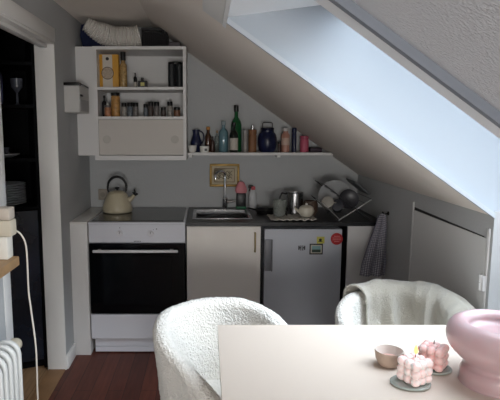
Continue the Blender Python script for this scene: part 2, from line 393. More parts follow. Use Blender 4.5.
ln.tube([(-.04, -.0088, -.03), (-.036, -.0088, .03)], .002, 6).tube([(.03, -.0088, -.03), (.034, -.0088, .03)], .002, 6)
ln.build('drawing_lines', mat('ink', (48, 42, 38), .7), g)
# socket
so = thing('wall_socket', 'pale wall socket beside the kettle', 'socket', (-.750, YB, .955))
MB().box(-.033, .033, -.012, -.0005, -.04, .04, .004).build('plate', mat('socket_grey', (160, 152, 140), .5), so)
MB().cyl((0, -.012, 0), .018, -.003, 24, 'y').build('insert', mat('socket_insert', (140, 133, 122), .5), so)

# kettle
k = thing('kettle', 'cream whistling kettle with black handle on the hob', 'kettle', (-.605, 3.585, WZ+.0042))
KC = mat('cream_enamel', (196, 186, 160), .3, coat=.3)
MB().lathe([(0, 0), (.088, 0), (.098, .006), (.102, .018), (.1, .035), (.088, .075), (.071, .112), (.063, .13), (.058, .134), (0, .134)], n=48).build('body', KC, k)
l = MB().lathe([(0, .134), (.052, .134), (.054, .137), (.04, .145), (.015, .15), (0, .15)], n=40).build('lid', KC, k)
MB().lathe([(0, .149), (.006, .149), (.006, .156), (.015, .162), (.016, .17), (0, .174)], n=20).build('lid_knob', BLACK, l)
MB().tube([(.066, -.005, .072), (.10, -.008, .098), (.122, -.01, .124)], [.022, .015, .011], 16).build('spout', KC, k)
MB().tube([(.119, -.01, .12), (.129, -.011, .134)], .014, 14).tube([(.124, -.01, .135), (.118, -.01, .158)], .005, 8).tube([(.124, -.01, .132), (.142, -.012, .122)], .006, 8).tube([(.122, -.01, .128), (.106, -.01, .136)], .006, 8).build('whistle', BLACK, k)
MB().tube([(.064*math.cos(a), 0, .168+.074*math.sin(a)) for a in [(-.42+i*(PI+.84)/28) for i in range(29)]], [.006+.003*math.sin(PI*i/28) for i in range(29)], 12).build('handle', BLACK, k)
for sg in (1, -1): MB().tube([(sg*.058, 0, .122), (sg*.0605, 0, .145)], .006, 8).build('handle_bracket', STEEL, k)

# ------------------------------------------------------------------ wall cabinet, things in it
CX0, CX1, CY0, CZ0, CZ1 = -.726, -.128, 3.48, 1.225, 1.95
w = thing('wall_cabinet', 'white wall cabinet with two open shelves above the hob', 'cabinet', ((CX0+CX1)/2, CY0, CZ0))
hw = (CX1-CX0)/2; D = YB-CY0; HZ = CZ1-CZ0
MB().box(-hw, -hw+.026, 0, D, 0, HZ).build('side', CAB, w, smooth=False)
MB().box(hw-.020, hw, 0, D, 0, HZ).build('side', CAB, w, smooth=False)
MB().box(-hw+.026, hw-.02, 0, D, HZ-.02, HZ).build('top', CAB, w, smooth=False)
MB().box(-hw+.026, hw-.02, 0, D, 0, .03).build('bottom', CAB, w, smooth=False)
S1, S2 = 1.696, 1.508
MB().box(-hw+.026, hw-.02, .004, D-.008, S1-CZ0-.018, S1-CZ0).build('shelf', CAB, w, smooth=False)
MB().box(-hw+.026, hw-.02, .004, D-.008, S2-CZ0-.018, S2-CZ0).build('shelf', CAB, w, smooth=False)
MB().box(-hw+.026, hw-.02, D-.008, D-.001, .03, HZ-.02).build('back', CAB, w, smooth=False)
d = MB().box(-hw+.027, hw-.021, .008, .022, .034, S2-CZ0-.020, .001).build('sliding_door', CABT, w)
MB().lathe([(0, 0), (.026, 0), (.026, -.0025), (.021, -.0015), (0, -.0015)], (-hw+.078, .0078, .135), 30, 'y').build('finger_pull', mat('pull_grey', (186, 182, 174), .5), d)
MB().lathe([(0, 0), (.026, 0), (.026, -.0025), (.021, -.0015), (0, -.0015)], (hw-.075, .0078, .135), 30, 'y').build('finger_pull', mat('pull_grey', (186, 182, 174), .5), d)
tag(MB().box(XL+.0005, CX0-.001, CY0+.02, YB, 1.255, CZ1).build('filler_box', CAB, smooth=False), 'white boxed filler between left wall and the wall cabinet', 'panel')

# cereal box
c = thing('cereal_box', 'yellow food box with white stripe and round window, top shelf', 'box', (-.645, 3.60, S1))
MB().box(-.069, .069, -.03, .03, 0, .215, .001).build('carton', mat('yellow_carton', (206, 152, 52), .6), c)
MB().box(-.034, .030, -.0308, -.0298, .003, .213).build('stripe', mat('carton_white', (206, 198, 186), .6), c)
MB().cyl((-.002, -.0305, .095), .039, -.0012, 32, 'y').build('round_window', mat('carton_window', (176, 160, 142), .3, var=.2, vscale=90), c)
rg = MB().tube([(-.002+.039*math.cos(a), -.0318, .095+.039*math.sin(a)) for a in [i*2*PI/28 for i in range(28)]], .0018, 6, closed=True).build('window_ring', mat('ring_dark', (40, 32, 26), .5), c)
MB().cyl((-.002, -.0305, .187), .011, -.0012, 20, 'y').build('emblem', mat('ring_dark', (40, 32, 26), .5), c)

def bottle(name, label, loc, r, h, body, cap, neck=.35, nr=.32, capm=None, labm=None, lab=None, group=None, shoulder=.65, caph=.12):
    o = thing(name, label, 'bottle' if 'bottle' in name else name.split('_')[-1], loc, 0, group)
    hs = h*shoulder; hn = h*(1-caph)
    MB().lathe([(0, 0), (r*.92, 0), (r, h*.02), (r, hs), (r*.85, hs+(hn-hs)*.25), (r*nr, hs+(hn-hs)*.6), (r*nr, hn), (0, hn)], n=28).build('body', body, o)
    MB().cyl((0, 0, hn), r*nr*1.25, h*caph, 20).build('cap', capm or cap, o)
    if labm: MB().lathe([(r*1.012, h*lab[0]), (r*1.012, h*lab[1])], n=28).build('label', labm, o)
    return o
AMB = mat('amber_pattern_glass', (170, 140, 92), .25, var=.5, vscale=60)
bottle('sauce_bottle', 'tall patterned bottle with black cap beside the yellow box', (-.548, 3.60, S1), .025, .235, AMB, BLACK, shoulder=.62, nr=.55, caph=.24)
bottle('dropper_bottle', 'small black bottle with pointed top on the top shelf', (-.470, 3.60, S1), .0115, .10, mat('dark_bottle', (22, 20, 22), .3), BLACK, labm=mat('pale_label', (190, 185, 175), .6), lab=(.08, .4))
tb = thing('perfume_box', 'small black box with pale yellow label on the top shelf', 'box', (-.420, 3.60, S1))
MB().box(-.030, .030, -.02, .02, 0, .048, .003).box(-.012, .006, -.012, .012, .048, .068, .002).build('case', mat('dark_bottle', (22, 20, 22), .3), tb)
MB().box(-.013, .013, -.0212, -.0195, .014, .036).build('label_patch', mat('yellow_label', (190, 185, 110), .5), tb)
tag(MB().box(-.375, -.27, 3.56, 3.66, S1+.0003, S1+.006, .002).build('paper_stack', mat('paper', (200, 196, 188), .8)), 'flat white papers lying on the top shelf', 'paper')
bc = thing('black_canister', 'large ribbed black canister at the right end of top shelf', 'canister', (-.202, 3.60, S1))
MB().grid(80, 2, lambda u, v: Vector(((.048+.0012*math.cos(u*2*PI*40))*math.cos(u*2*PI), (.048+.0012*math.cos(u*2*PI*40))*math.sin(u*2*PI), .155*v)), cu=True).lathe([(0, .0), (.047, 0)]).build('body', mat('canister_black', (20, 24, 28), .4), bc)
MB().lathe([(0, .168), (.044, .168), (.05, .165), (.05, .152), (0, .152)], n=40).build('lid', BLACK, bc)

JG = mat('jar_glass', (120, 122, 124), .12, coat=.5)
def jar(name, label, loc, r, h, content, lidm=BLACK, group=None, lidh=.2, cat='jar'):
    o = thing(name, label, cat, loc, 0, group)
    hl = h*(1-lidh)
    MB().lathe([(0, 0), (r*.94, 0), (r, h*.03), (r, hl*.92), (r*.85, hl), (0, hl)], n=26).build('jar_body', content, o)
    MB().lathe([(0, hl), (r*.98, hl), (r*1.0, hl+h*.03), (r*1.0, h-h*.02), (r*.94, h), (0, h)], n=26).build('lid', lidm, o)
    return o
jar('tall_jar', 'tall jar of golden pasta with a black lid, second shelf', (-.604, 3.595, S2), .030, .158, mat('golden_content', (178, 132, 74), .35, var=.35, vscale=45), lidh=.13)
bottle('dark_bottle', 'dark slim bottle at the left end of the second shelf', (-.680, 3.60, S2), .016, .14, mat('dark_bottle', (22, 20, 22), .3), BLACK)
j = jar('orange_jar', 'low jar of orange spice with white knob, second shelf', (-.648, 3.55, S2), .022, .075, mat('orange_content', (168, 116, 84), .4, var=.3, vscale=60), mat('grey_lid', (96, 92, 90), .3))
MB().sphere((0, 0, .082), .008).build('lid_knob', CER, j)
CONT = [mat('spice_%d' % i, c_, .4, var=.4, vscale=70) for i, c_ in enumerate([(112, 108, 106), (96, 104, 112), (70, 60, 56), (150, 146, 140), (120, 84, 62)])]
spice = [  # x, r, h, content, label
 (-.545, .017, .090, 3, 'slim black-lidded spice jar nearest the tall golden jar'),
 (-.508, .019, .094, 1, 'black-lidded spice jar, second of the left cluster'),
 (-.468, .019, .092, 0, 'black-lidded spice jar, third of the left cluster'),
 (-.403, .015, .084, 1, 'slim spice jar starting the middle cluster on second shelf'),
 (-.367, .018, .098, 2, 'dark filled spice jar in the middle cluster'),
 (-.330, .018, .098, 0, 'grey filled spice jar ending the middle cluster'),
 (-.283, .017, .062, 2, 'short dark spice jar right of the middle cluster'),
 (-.241, .018, .100, 3, 'taller pale spice jar near the right end of second shelf'),
 (-.193, .022, .062, 4, 'low brown spice jar at the right end of second shelf')]
for i, (x, r0, hh, ci, lb) in enumerate(spice):
    jar('spice_jar', lb, (x, 3.575+.02*(i % 2), S2), r0, hh, CONT[ci], group='spice jars on the second cabinet shelf', lidh=.28)

# above the cabinet
pth = []
ctrl = [Vector(p) for p in ((-.762, 3.47, 2.085), (-.738, 3.48, 2.072), (-.69, 3.51, 2.045), (-.61, 3.55, 2.022), (-.54, 3.56, 2.02), (-.47, 3.57, 2.022), (-.435, 3.575, 2.03))]
def cat_path(ps, n):
    out = []
    P = [ps[0]*2-ps[1]] + ps + [ps[-1]*2-ps[-2]]
    for i in range(1, len(P)-2):
        for k_ in range(n):
            t_ = k_/n; a, b, c_, d_ = P[i-1], P[i], P[i+1], P[i+2]
            out.append(.5*((2*b)+(c_-a)*t_+(2*a-5*b+4*c_-d_)*t_*t_+(3*b-a-3*c_+d_)*t_**3))
    out.append(ps[-1]); return out
pth = cat_path(ctrl, 22)
L_ = 0; rr = []
for i, p in enumerate(pth):
    if i: L_ += (p-pth[i-1]).length
    base = .040 + .026*min(1, L_/.12)
    rr.append(base + .0042*math.sin(L_*2*PI/.0155))
dm = MB().tube(pth, rr, 32, cap=False)
dm.tube(pth[-40:], .056, 24, cap=False)
tag(dm.build('flexible_duct', mat('duct_white', (206, 202, 196), .55), ang=60), 'white ribbed flexible hose lying on top of the wall cabinet', 'duct')
def lump(x0, x1, y0, y1, z0, z1, amp, seed, sub=5):
    t = bmesh.new(); bmesh.ops.create_cube(t, size=2); bmesh.ops.subdivide_edges(t, edges=t.edges[:], cuts=sub*2, use_grid_fill=True)
    for v in t.verts:
        p = v.co.copy(); q_ = p.normalized(); p = p.lerp(q_*1.25, .45)
        n_ = noise.noise(p*1.7+Vector((seed, 0, 0)))*amp + noise.noise(p*4+Vector((seed, 5, 0)))*amp*.4
        p += q_*n_
        p.x = max(-1, min(1, p.x)); p.y = max(-1, min(1, p.y)); p.z = max(-1, min(1, p.z))
        v.co = Vector(((x0+x1)/2+p.x*(x1-x0)/2, (y0+y1)/2+p.y*(y1-y0)/2, (z0+z1)/2+p.z*(z1-z0)/2))
    m = MB(); m.add(t); return m
tag(lump(XL+.006, -.66, 3.62, 3.81, CZ1+.0005, 2.12, .12, 3).build('fabric_bag', mat('navy_fabric', (26, 34, 66), .9, bump=.3)), 'dark navy fabric bag behind the hose in the corner', 'bag')
bk = thing('storage_basket', 'black woven basket on top of the cabinet right of the hose', 'basket', (-.335, 3.64, CZ1))
bb = MB().box(-.082, .082, -.08, .08, .0, .006, .002)
for z_ in [.012+i*.011 for i in range(10)]:
    bb.tube([(-.08, -.08, z_), (.08, -.08, z_), (.08, .08, z_), (-.08, .08, z_)], .0045, 6, closed=True)
for i in range(12):
    x_ = -.075+i*.0136
    bb.tube([(x_, -.081, .004), (x_, -.081, .118)], .0035, 6).tube([(x_, .081, .004), (x_, .081, .118)], .0035, 6).tube([(-.081, x_, .004), (-.081, x_, .118)], .0035, 6).tube([(.081, x_, .004), (.081, x_, .118)], .0035, 6)
bb.build('weave', mat('black_rattan', (24, 24, 27), .5), bk)
MB().tube([(-.082, -.082, .121), (.082, -.082, .121), (.082, .082, .121), (-.082, .082, .121)], .007, 8, closed=True).build('rim', mat('black_rattan', (24, 24, 27), .5), bk)
tag(lump(-.245, -.165, 3.52, 3.74, CZ1+.0005, 1.985, .1, 9).build('folded_cloth', mat('grey_cloth', (92, 88, 92), .9, bump=.3)), 'small grey folded cloth on the cabinet by the slope', 'cloth')

# wall box on the left wall
bx = thing('wall_dispenser', 'white box with black top rim mounted on the left wall', 'dispenser', (XL, 3.32, 1.525))
MB().box(.0005, .092, -.13, .12, 0, .158, .003).build('case', mat('case_white', (196, 195, 192), .5), bx)
MB().box(.0005, .098, -.137, -.10, .158, .176, .004).tube([(.096, -.12, .168), (.094, .03, .165), (.092, .11, .16)], .004, 8).build('top_rim', BLACK, bx)
MB().box(.0915, .095, -.11, .10, .01, .078, .001).build('side_pocket', mat('pocket_grey', (168, 168, 168), .5), bx)
MB().box(.0915, .096, -.11, -.05, .096, .108, .001).build('clip', BLACK, bx)

# ------------------------------------------------------------------ long shelf and its things
SZ = 1.267
s = thing('wall_shelf', 'long thin white shelf on the kitchen wall right of the cabinet', 'shelf', (0, YB, SZ))
xr = XR-(SZ-ZK)/SL
MB().prism([(CX1+.002, -.018), (xr+.018/SL-.014, -.018), (xr-.006, 0), (CX1+.002, 0)], -.20, -.0005).build('board', CAB, s, smooth=False)
for x_ in (-.105, .50): MB().box(x_-.012, x_+.012, -.18, -.0005, -.034, -.0182, .002).build('bracket', TRIM, s)
def sx(px): return (px-206)/143.5
Y0 = 3.72
DB = mat('dark_bottle', (22, 20, 22), .3)
o = thing('blue_jug', 'small dark blue glazed jug with handle at left end of long shelf', 'jug', (sx(196), 3.745, SZ))
MB().lathe([(0, 0), (.025, 0), (.037, .03), (.04, .065), (.03, .10), (.022, .125), (.027, .155), (.023, .155), (.018, .125), (0, .12)], n=28).build('body', NAVY, o)
MB().tube([(.025+.03*math.sin(a), 0, .10+.045*math.cos(a)) for a in [i*PI/10 for i in range(11)]], .005, 8).build('handle', NAVY, o)
o = thing('white_cup', 'small white cup in front of the blue jug on long shelf', 'cup', (sx(192.5), 3.665, SZ))
MB().lathe([(0, 0), (.018, 0), (.026, .012), (.03, .048), (.027, .048), (.023, .014), (0, .008)], n=28).build('body', CER, o)
o = thing('white_tub', 'low white tub with black square mark on the long shelf', 'tub', (sx(204.5), 3.665, SZ))
MB().lathe([(0, 0), (.027, 0), (.03, .005), (.033, .036), (.031, .044), (0, .044)], n=28).build('body', CER, o)
MB().box(.0, .018, -.0345, -.030, .010, .028).build('mark', BLACK, o)
bottle('amber_bottle', 'brown bottle with orange cap behind the low white tub', (sx(208.2), 3.755, SZ), .022, .175, mat('brown_glass', (70, 42, 26), .2, coat=.4), None, capm=mat('orange_cap', (186, 128, 56), .5), shoulder=.6, nr=.5)
bottle('small_brown_bottle', 'small dark brown bottle left of the clear glass bottle', (sx(212.5), 3.69, SZ), .016, .11, mat('deep_brown', (58, 38, 30), .3), BLACK)
bottle('clear_bottle', 'slim clear glass bottle left of the pale blue bottle', (sx(217), 3.72, SZ), .015, .15, CLEAR, None, capm=mat('cork', (170, 140, 105), .8))
bottle('pale_blue_bottle', 'pale blue bottle with clear stopper on long shelf', (sx(223.5), 3.735, SZ), .033, .215, mat('teal_glass', (98, 132, 142), .15, coat=.5), None, capm=mat('stopper_glass', (170, 186, 190), .1, trans=.4), shoulder=.62, nr=.38, caph=.13)
bottle('green_wine_bottle', 'tall green glass wine bottle, tallest thing on the shelf', (sx(236.5), 3.765, SZ), .039, .325, mat('green_glass', (20, 88, 48), .1, coat=.6), None, capm=mat('dark_foil', (28, 30, 28), .3), shoulder=.58, nr=.34, caph=.14)
bottle('dark_wine_bottle', 'small dark bottle with white label before the green bottle', (sx(233.5), 3.675, SZ), .029, .205, mat('blackgreen_glass', (14, 24, 20), .12, coat=.6), BLACK, labm=mat('pale_label', (190, 185, 175), .6), lab=(.08, .48), shoulder=.58, nr=.36)
jar('white_tube', 'slim white container between green bottle and brown canister', (sx(245), 3.70, SZ), .015, .155, mat('dull_white', (150, 146, 142), .5), mat('dull_white', (150, 146, 142), .5), cat='container')
o = jar('brown_canister', 'brown cylindrical canister with small silver top', (sx(252.5), 3.72, SZ), .029, .155, mat('tan_brown', (132, 92, 62), .5, var=.1), mat('tan_brown', (132, 92, 62), .5), cat='canister')
MB().cyl((0, 0, .155), .010, .03).build('silver_top', STEEL, o)
o = thing('navy_lantern', 'round navy enamel pot with square wire handle on top', 'pot', (sx(267.5), 3.73, SZ))
MB().lathe([(0, 0), (.045, 0), (.058, .015), (.067, .05), (.067, .09), (.058, .125), (.045, .14), (.045, .15), (.04, .155), (0, .155)], n=40).build('body', NAVY, o)
MB().lathe([(0, .155), (.045, .155), (.047, .16), (.045, .168), (0, .17)], n=36).build('lid', mat('navy_dark', (16, 20, 42), .3), o)
MB().tube([(-.034, 0, .168), (-.034, 0, .198), (-.028, 0, .204), (.028, 0, .204), (.034, 0, .198), (.034, 0, .168)], .004, 8).build('handle', mat('wire_grey', (110, 108, 108), .35, metal=.8), o)
o = jar('small_dark_jar', 'small dark jar right of the navy pot', (sx(279), 3.69, SZ), .012, .07, mat('plum_brown', (62, 46, 44), .4), BLACK)
bottle('peach_bottle', 'peach pink bottle with white cap left of the navy tube', (sx(285.5), 3.72, SZ), .030, .165, mat('peach_glass', (176, 128, 112), .3), None, capm=mat('cap_white', (196, 192, 188), .4), shoulder=.72, nr=.6, labm=mat('peach_label', (196, 170, 156), .6), lab=(.3, .6))
jar('navy_tube', 'slim navy tube standing left of the pink jar', (sx(294), 3.71, SZ), .016, .168, NAVY, NAVY, cat='tube')
jar('pink_jar', 'pink cylindrical jar at the right end of long shelf', (sx(304.5), 3.72, SZ), .030, .112, mat('candy_pink', (192, 92, 116), .4), mat('candy_pink_lid', (176, 80, 104), .4))
tag(MB().box(sx(310), sx(322), 3.70, 3.76, SZ+.0003, SZ+.03, .006).build('small_box', mat('dim_purple', (60, 46, 60), .6)), 'low dark box in the corner right of the pink jar', 'box')

# ------------------------------------------------------------------ by the sink
def wx(px, zc=3.75): return (px-206)/530*zc
o = thing('pink_soap_bottle', 'dark bottle with pink top half beside the tap', 'bottle', (wx(241.5, 3.75), 3.765, WZ))
MB().box(-.034, .034, -.025, .025, .005, .115, .008).build('lower_body', mat('black_label', (22, 24, 28), .4), o)
MB().lathe([(0, .112), (.036, .112), (.044, .13), (.038, .155), (.026, .18), (.015, .195), (0, .197)], n=24, sy=.6).build('upper_body', mat('soft_pink', (212, 134, 142), .5), o)
MB().box(-.036, .036, -.027, .027, .0, .02, .006).build('base', mat('green_base', (40, 110, 76), .5), o)
o = thing('white_spray_bottle', 'white bottle with red and black trigger right of the pink one', 'bottle', (wx(253, 3.75), 3.73, WZ))
MB().lathe([(0, 0), (.027, 0), (.029, .008), (.029, .10), (.022, .13), (.013, .14), (0, .14)], n=26, sy=.75).build('body', mat('spray_white', (196, 198, 200), .4), o)
MB().box(-.012, .016, -.01, .01, .14, .165, .004).build('collar', mat('soft_red', (190, 76, 84), .5), o)
MB().box(-.034, .004, -.008, .008, .155, .172, .004).tube([(-.02, 0, .156), (-.028, 0, .13)], .004, 8).build('trigger', BLACK, o)

# drying things
tw = MB().grid(50, 24, lambda u, v: Vector((.395+.30*u, 3.235+.15*v, WZ+.005+.006*abs(noise.noise(Vector((u*9, v*5, 1))))+.0)))
def cloth_slab(x0, x1, y0, y1, z, th, m, name, lbl):
    q = MB().grid(60, 30, lambda u, v: Vector((x0+(x1-x0)*u+.006*noise.noise(Vector((v*6, 3, 0))), y0+(y1-y0)*v+.008*noise.noise(Vector((u*6, 8, 0))), z+th+.006*noise.noise(Vector((u*9, v*6, 1)))+.003*math.sin(u*40))))
    o_ = q.build(name, m); md = o_.modifiers.new('s', 'SOLIDIFY'); md.thickness = .006; md.offset = -1
    return tag(o_, lbl, 'cloth')
cloth_slab(.40, .685, 3.23, 3.42, WZ, .015, mat('pale_stripe_cloth', (190, 186, 178), .9, var=.15, vscale=60), 'dish_cloth', 'pale striped cloth spread under the drying dishes on worktop')
CT = WZ+.0225
o = tag(MB().lathe([(0, 0), (.03, 0), (.036, .004), (.045, .105), (.043, .105), (.034, .008), (0, .006)], n=36).build('glass_jar', mat('dim_glass', (200, 205, 200), .08, trans=.75)), 'clear glass tumbler standing on the dish cloth left', 'glass')
o.location = (.462, 3.30, CT)
o = thing('saucepan', 'shiny steel saucepan drying at the back of the dish cloth', 'saucepan', (.590, 3.50, WZ))
MB().lathe([(.052, 0), (.055, .0), (.058, .004), (.058, .148), (.062, .152), (.056, .152), (.054, .146), (.054, .006), (0, .006), (0, .0), (.052, 0)], n=40).build('pan', STEEL, o)
MB().tube([(-.057, .0, .14), (-.085, -.005, .147), (-.098, -.008, .12), (-.10, -.01, .08)], .006, 8).build('handle', BLACK, o)
o = thing('brown_pot', 'brown earthenware pot behind the white teapot', 'pot', (.690, 3.47, WZ))
MB().lathe([(0, 0), (.035, 0), (.05, .03), (.05, .07), (.042, .098), (.038, .098), (.046, .07), (.044, .03), (0, .01)], n=32).build('body', mat('brown_clay', (92, 74, 62), .5), o)
o = thing('teapot', 'small white ceramic teapot on the striped cloth', 'teapot', (.632, 3.30, CT))
MB().lathe([(0, 0), (.028, 0), (.045, .016), (.05, .035), (.042, .058), (.028, .068), (0, .072)], n=36).build('body', mat('teapot_cream', (206, 200, 184), .3), o)
MB().sphere((0, 0, .077), .008).build('lid_knob', CER, o)
MB().tube([(-.045, 0, .03), (-.065, 0, .045), (-.075, 0, .06)], [.01, .007, .006], 10).build('spout', mat('teapot_cream', (206, 200, 184), .3), o)
o = thing('frying_pan', 'small dark pan with short handle left of the glass tumbler', 'pan', (.405, 3.55, WZ))
MB().lathe([(0, 0), (.06, 0), (.068, .03), (.066, .03), (.058, .004), (0, .004)], n=32).build('pan', BLACK, o)
MB().tube([(-.064, 0, .025), (-.12, -.02, .04)], .006, 8).build('handle', BLACK, o)
tag(MB().box(.485, .528, 3.38, 3.44, WZ+.0003, WZ+.045, .006).build('dark_tub', DB), 'small dark tub between tumbler and steel saucepan', 'tub')

# folding dish rack
WIRE = mat('pale_wire', (205, 206, 208), .3, metal=.7); WIRED = mat('dark_wire', (70, 72, 76), .4, metal=.6)
rk = thing('dish_rack', 'folding wire dish rack crossed like an X on worktop right', 'dish rack', (.90, 3.42, WZ))
def rack_side(yl, mA, mB):
    MB().tube([(-.075, yl, .005), (.125, yl, .135)], .0035, 8).build('rod', mA, rk)
    MB().tube([(.125, yl, .005), (-.165, yl, .225)], .0035, 8).build('rod', mB, rk)
    MB().tube([(-.07, yl, .012), (-.185, yl, .12)], .0025, 8).build('rod', mA, rk)
rack_side(-.17, WIRE, WIRED); rack_side(.14, WIRED, WIRED)
for k_ in range(9):
    f_ = k_/8
    x_, z_ = .125-.29*f_, .005+.22*f_
    if abs(f_-.45) > .02: MB().tube([(x_, -.17, z_), (x_, .14, z_)], .002, 6).build('cross_wire', WIRED, rk)
for k_ in range(6):
    f_ = k_/5
    MB().tube([(-.07+.20*f_, -.17, .006+.13*f_), (-.07+.20*f_, .14, .006+.13*f_)], .002, 6).build('cross_wire', WIRED, rk)
for k_ in range(4):
    f_ = k_/3
    MB().tube([(-.08-.105*f_, -.17, .02+.10*f_), (-.08-.105*f_, .14, .02+.10*f_)], .002, 6).build('cross_wire', WIRED, rk)
def plate(r0, m, name='plate', t=.008):
    return MB().lathe([(0, 0), (r0*.55, 0), (r0*.62, t*.4), (r0, t*2), (r0, t*2.5), (r0*.6, t), (0, t*.8)], n=40).build(name, m)
p1 = tag(plate(.105, mat('grey_plate', (150, 152, 154), .3)), 'pale grey plate leaning at the top left of the dish rack', 'plate')
p1.location = (.835, 3.40, .995); p1.rotation_euler = (math.radians(60), math.radians(-30), 0)
p2 = tag(plate(.062, mat('dark_plate', (46, 46, 52), .35)), 'dark round plate leaning in the middle of the dish rack', 'plate')
p2.location = (.905, 3.34, .985); p2.rotation_euler = (math.radians(76), math.radians(-25), 0)
for i, (px_, z_, c_, lb) in enumerate(((.775, .955, (150, 146, 138), 'pale upturned mug at the left edge of the dish rack'), (.835, .935, (46, 48, 56), 'dark mug with pale ring lying in the dish rack'))):
    mg = thing('mug', lb, 'mug', (px_, 3.33, z_))
    mm = mat('mug_%d' % i, c_, .3)
    MB().lathe([(.033, 0), (.036, .0), (.036, .07), (0, .075), (0, .07), (.032, .066), (.033, 0)], n=28).build('body', mm, mg)
    MB().tube([(.034+.02*math.sin(a), 0, .035+.022*math.cos(a)) for a in [q_*PI/8 for q_ in range(9)]], .004, 8).build('handle', mm, mg)
    mg.rotation_euler = (math.radians(70), 0, math.radians(-15))
cp = tag(MB().prism([(0, 0), (.105, -.082), (.112, -.073), (.007, .009)], 0, .22).build('chopping_board', mat('dark_board', (78, 82, 86), .5), smooth=False), 'grey board leaning on the right side of the dish rack', 'board')
cp.location = (.962, 3.42, 1.082)

# hanging towel
def towel(u, v):
    wd = .030+.072*min(1, v*1.25)**.8
    a = (u-.5)*2
    x = 1.060 - .055*v**.7 + a*wd*.72
    y = 3.115 + .010*math.sin(a*7+v*2)*(.4+v) - .012*v
    z = .925 - .375*v - .012*a*a*(1-v)
    if v < .12: y += (1-v/.12)*.03
    return Vector((min(x, 1.088), y, z))
t_ = bmesh.new(); uvl = t_.loops.layers.uv.new('UVMap'); nu, nv = 50, 60
gg = [[t_.verts.new(towel(i/(nu-1), j/(nv-1))) for j in range(nv)] for i in range(nu)]
for i in range(nu-1):
    for j in range(nv-1):
        f_ = t_.faces.new((gg[i][j], gg[i+1][j], gg[i+1][j+1], gg[i][j+1]))
        for lp, (a, b) in zip(f_.loops, ((i, j), (i+1, j), (i+1, j+1), (i, j+1))): lp[uvl].uv = (a/(nu-1)*.6, b/(nv-1)*1.5)
q = MB(); q.add(t_)
o = q.build('tea_towel', TOWEL); md = o.modifiers.new('s', 'SOLIDIFY'); md.thickness = .005; md.offset = 0
tag(o, 'grey checked tea towel hanging from a wall hook', 'towel')
tag(MB().lathe([(0, 0), (.012, 0), (.012, -.006), (0, -.006)], (XR-.0005, 3.15, .925), 16, 'x').tube([(XR-.004, 3.15, .925), (XR-.03, 3.145, .92), (XR-.04, 3.145, .935)], .004, 8).build('wall_hook', BLACK), 'small black wall hook holding the checked towel', 'hook')

# ------------------------------------------------------------------ table and things on it
TX0, TX1, TY0, TY1, TZ = .041, 1.085, .98, 1.81, .74
t = thing('dining_table', 'cream topped rectangular dining table in the foreground', 'table', ((TX0+TX1)/2, (TY0+TY1)/2, 0))
a, b = (TX1-TX0)/2, (TY1-TY0)/2
MB().box(-a+.002, a-.002, -b+.002, b-.002, TZ-.024, TZ, .002).build('tabletop', TABLE, t)
MB().box(-a, -a+.0025, -b, b, TZ-.024, TZ+.0004, .0008).box(a-.0025, a, -b, b, TZ-.024, TZ+.0004, .0008).box(-a+.0025, a-.0025, -b, -b+.0025, TZ-.024, TZ+.0004, .0008).box(-a+.0025, a-.0025, b-.0025, b, TZ-.024, TZ+.0004, .0008).build('edge_band', TABLE_EDGE, t)
for i in (1, -1):
    for j in (1, -1):
        MB().lathe([(0, 0), (.012, 0), (.020, TZ-.0245), (0, TZ-.0245)], (i*(a-.42 if (i < 0 and j > 0) else a-.05), j*(b-.06), 0)).build('leg', mat('light_leg', (196, 186, 172), .4), t)

v = thing('pink_vase', 'large round pink glass vase on a wide foot at the right edge', 'vase', (.795, 1.375, TZ))
prof = [(0, .0), (.085, .0), (.090, .004), (.091, .03), (.087, .042), (.080, .052), (.083, .062), (.103, .080), (.122, .102), (.131, .125), (.129, .148), (.117, .168), (.099, .177), (.084, .173), (.076, .163), (.073, .152), (.060, .143), (.03, .141), (0, .141)]
pp = cat_path([Vector((r_, 0, z_)) for r_, z_ in prof], 4)
MB().lathe([(max(0, p.x), max(0, p.z)) for p in pp], n=72).build('body', PINKG, v, ang=60)
def candle(name, label, x, y, rz, m, lit):
    o_ = thing(name, label, 'candle', (x, y, TZ+.0082), rz); o_.scale = (1.06, 1.06, 1.04)
    q = MB().box(-.022, .022, -.022, .022, .004, .058, .004)
    for i in range(3):
        for j in range(3):
            for k_ in range(3):
                if i == j == k_ == 1: continue
                jz = .0
                q.sphere(((i-1)*.0215, (j-1)*.0215, .0130+k_*.0205), .0128, 20, 14)
    q.build('wax', m, o_, ang=80)
    MB().tube([(0, 0, .062), (.001, 0, .078)], .0011, 6).build('wick', mat('burnt_wick', (50, 34, 26), .9), o_)
    if lit:
        MB().lathe([(0, 0), (.0035, .003), (.0052, .009), (.004, .018), (.001, .025), (0, .027)], (.001, 0, .0745), 16).build('flame', mat('candle_flame', (255, 160, 80), .5, emit=3.5), o_)
    return o_
candle('bubble_candle', 'lit bubble-shaped candle with a small flame on the table', .570, 1.370, math.radians(28), WAX, True)
candle('bubble_candle', 'unlit pinker bubble-shaped candle behind the lit one',   .658, 1.458, math.radians(50), WAXP, False)
def saucer(x, y, r0, lb, m, dx=0):
    o_ = tag(MB().lathe([(0, 0), (r0*.9, 0), (r0, .003), (r0, .006), (r0*.95, .008), (0, .0075)], n=44, sy=.85).build('candle_dish', m), lb, 'dish', 'glass candle dishes')
    o_.location = (x, y, TZ+.0004); return o_
DG = mat('grey_green_glass', (158, 166, 160), .12, coat=.5)
saucer(.560, 1.370, .054, 'grey green glass dish under the lit candle', DG)
saucer(.664, 1.458, .048, 'grey glass dish under the unlit pink candle', DG)
o = thing('small_bowl', 'small stoneware bowl with white inside left of the candles', 'bowl', (.540, 1.485, TZ))
MB().lathe([(0, 0), (.022, 0), (.030, .006), (.038, .022), (.0415, .045), (.0405, .049)], n=44).build('outer_body', mat('stoneware_brown', (170, 148, 132), .6, var=.08, vscale=60), o)
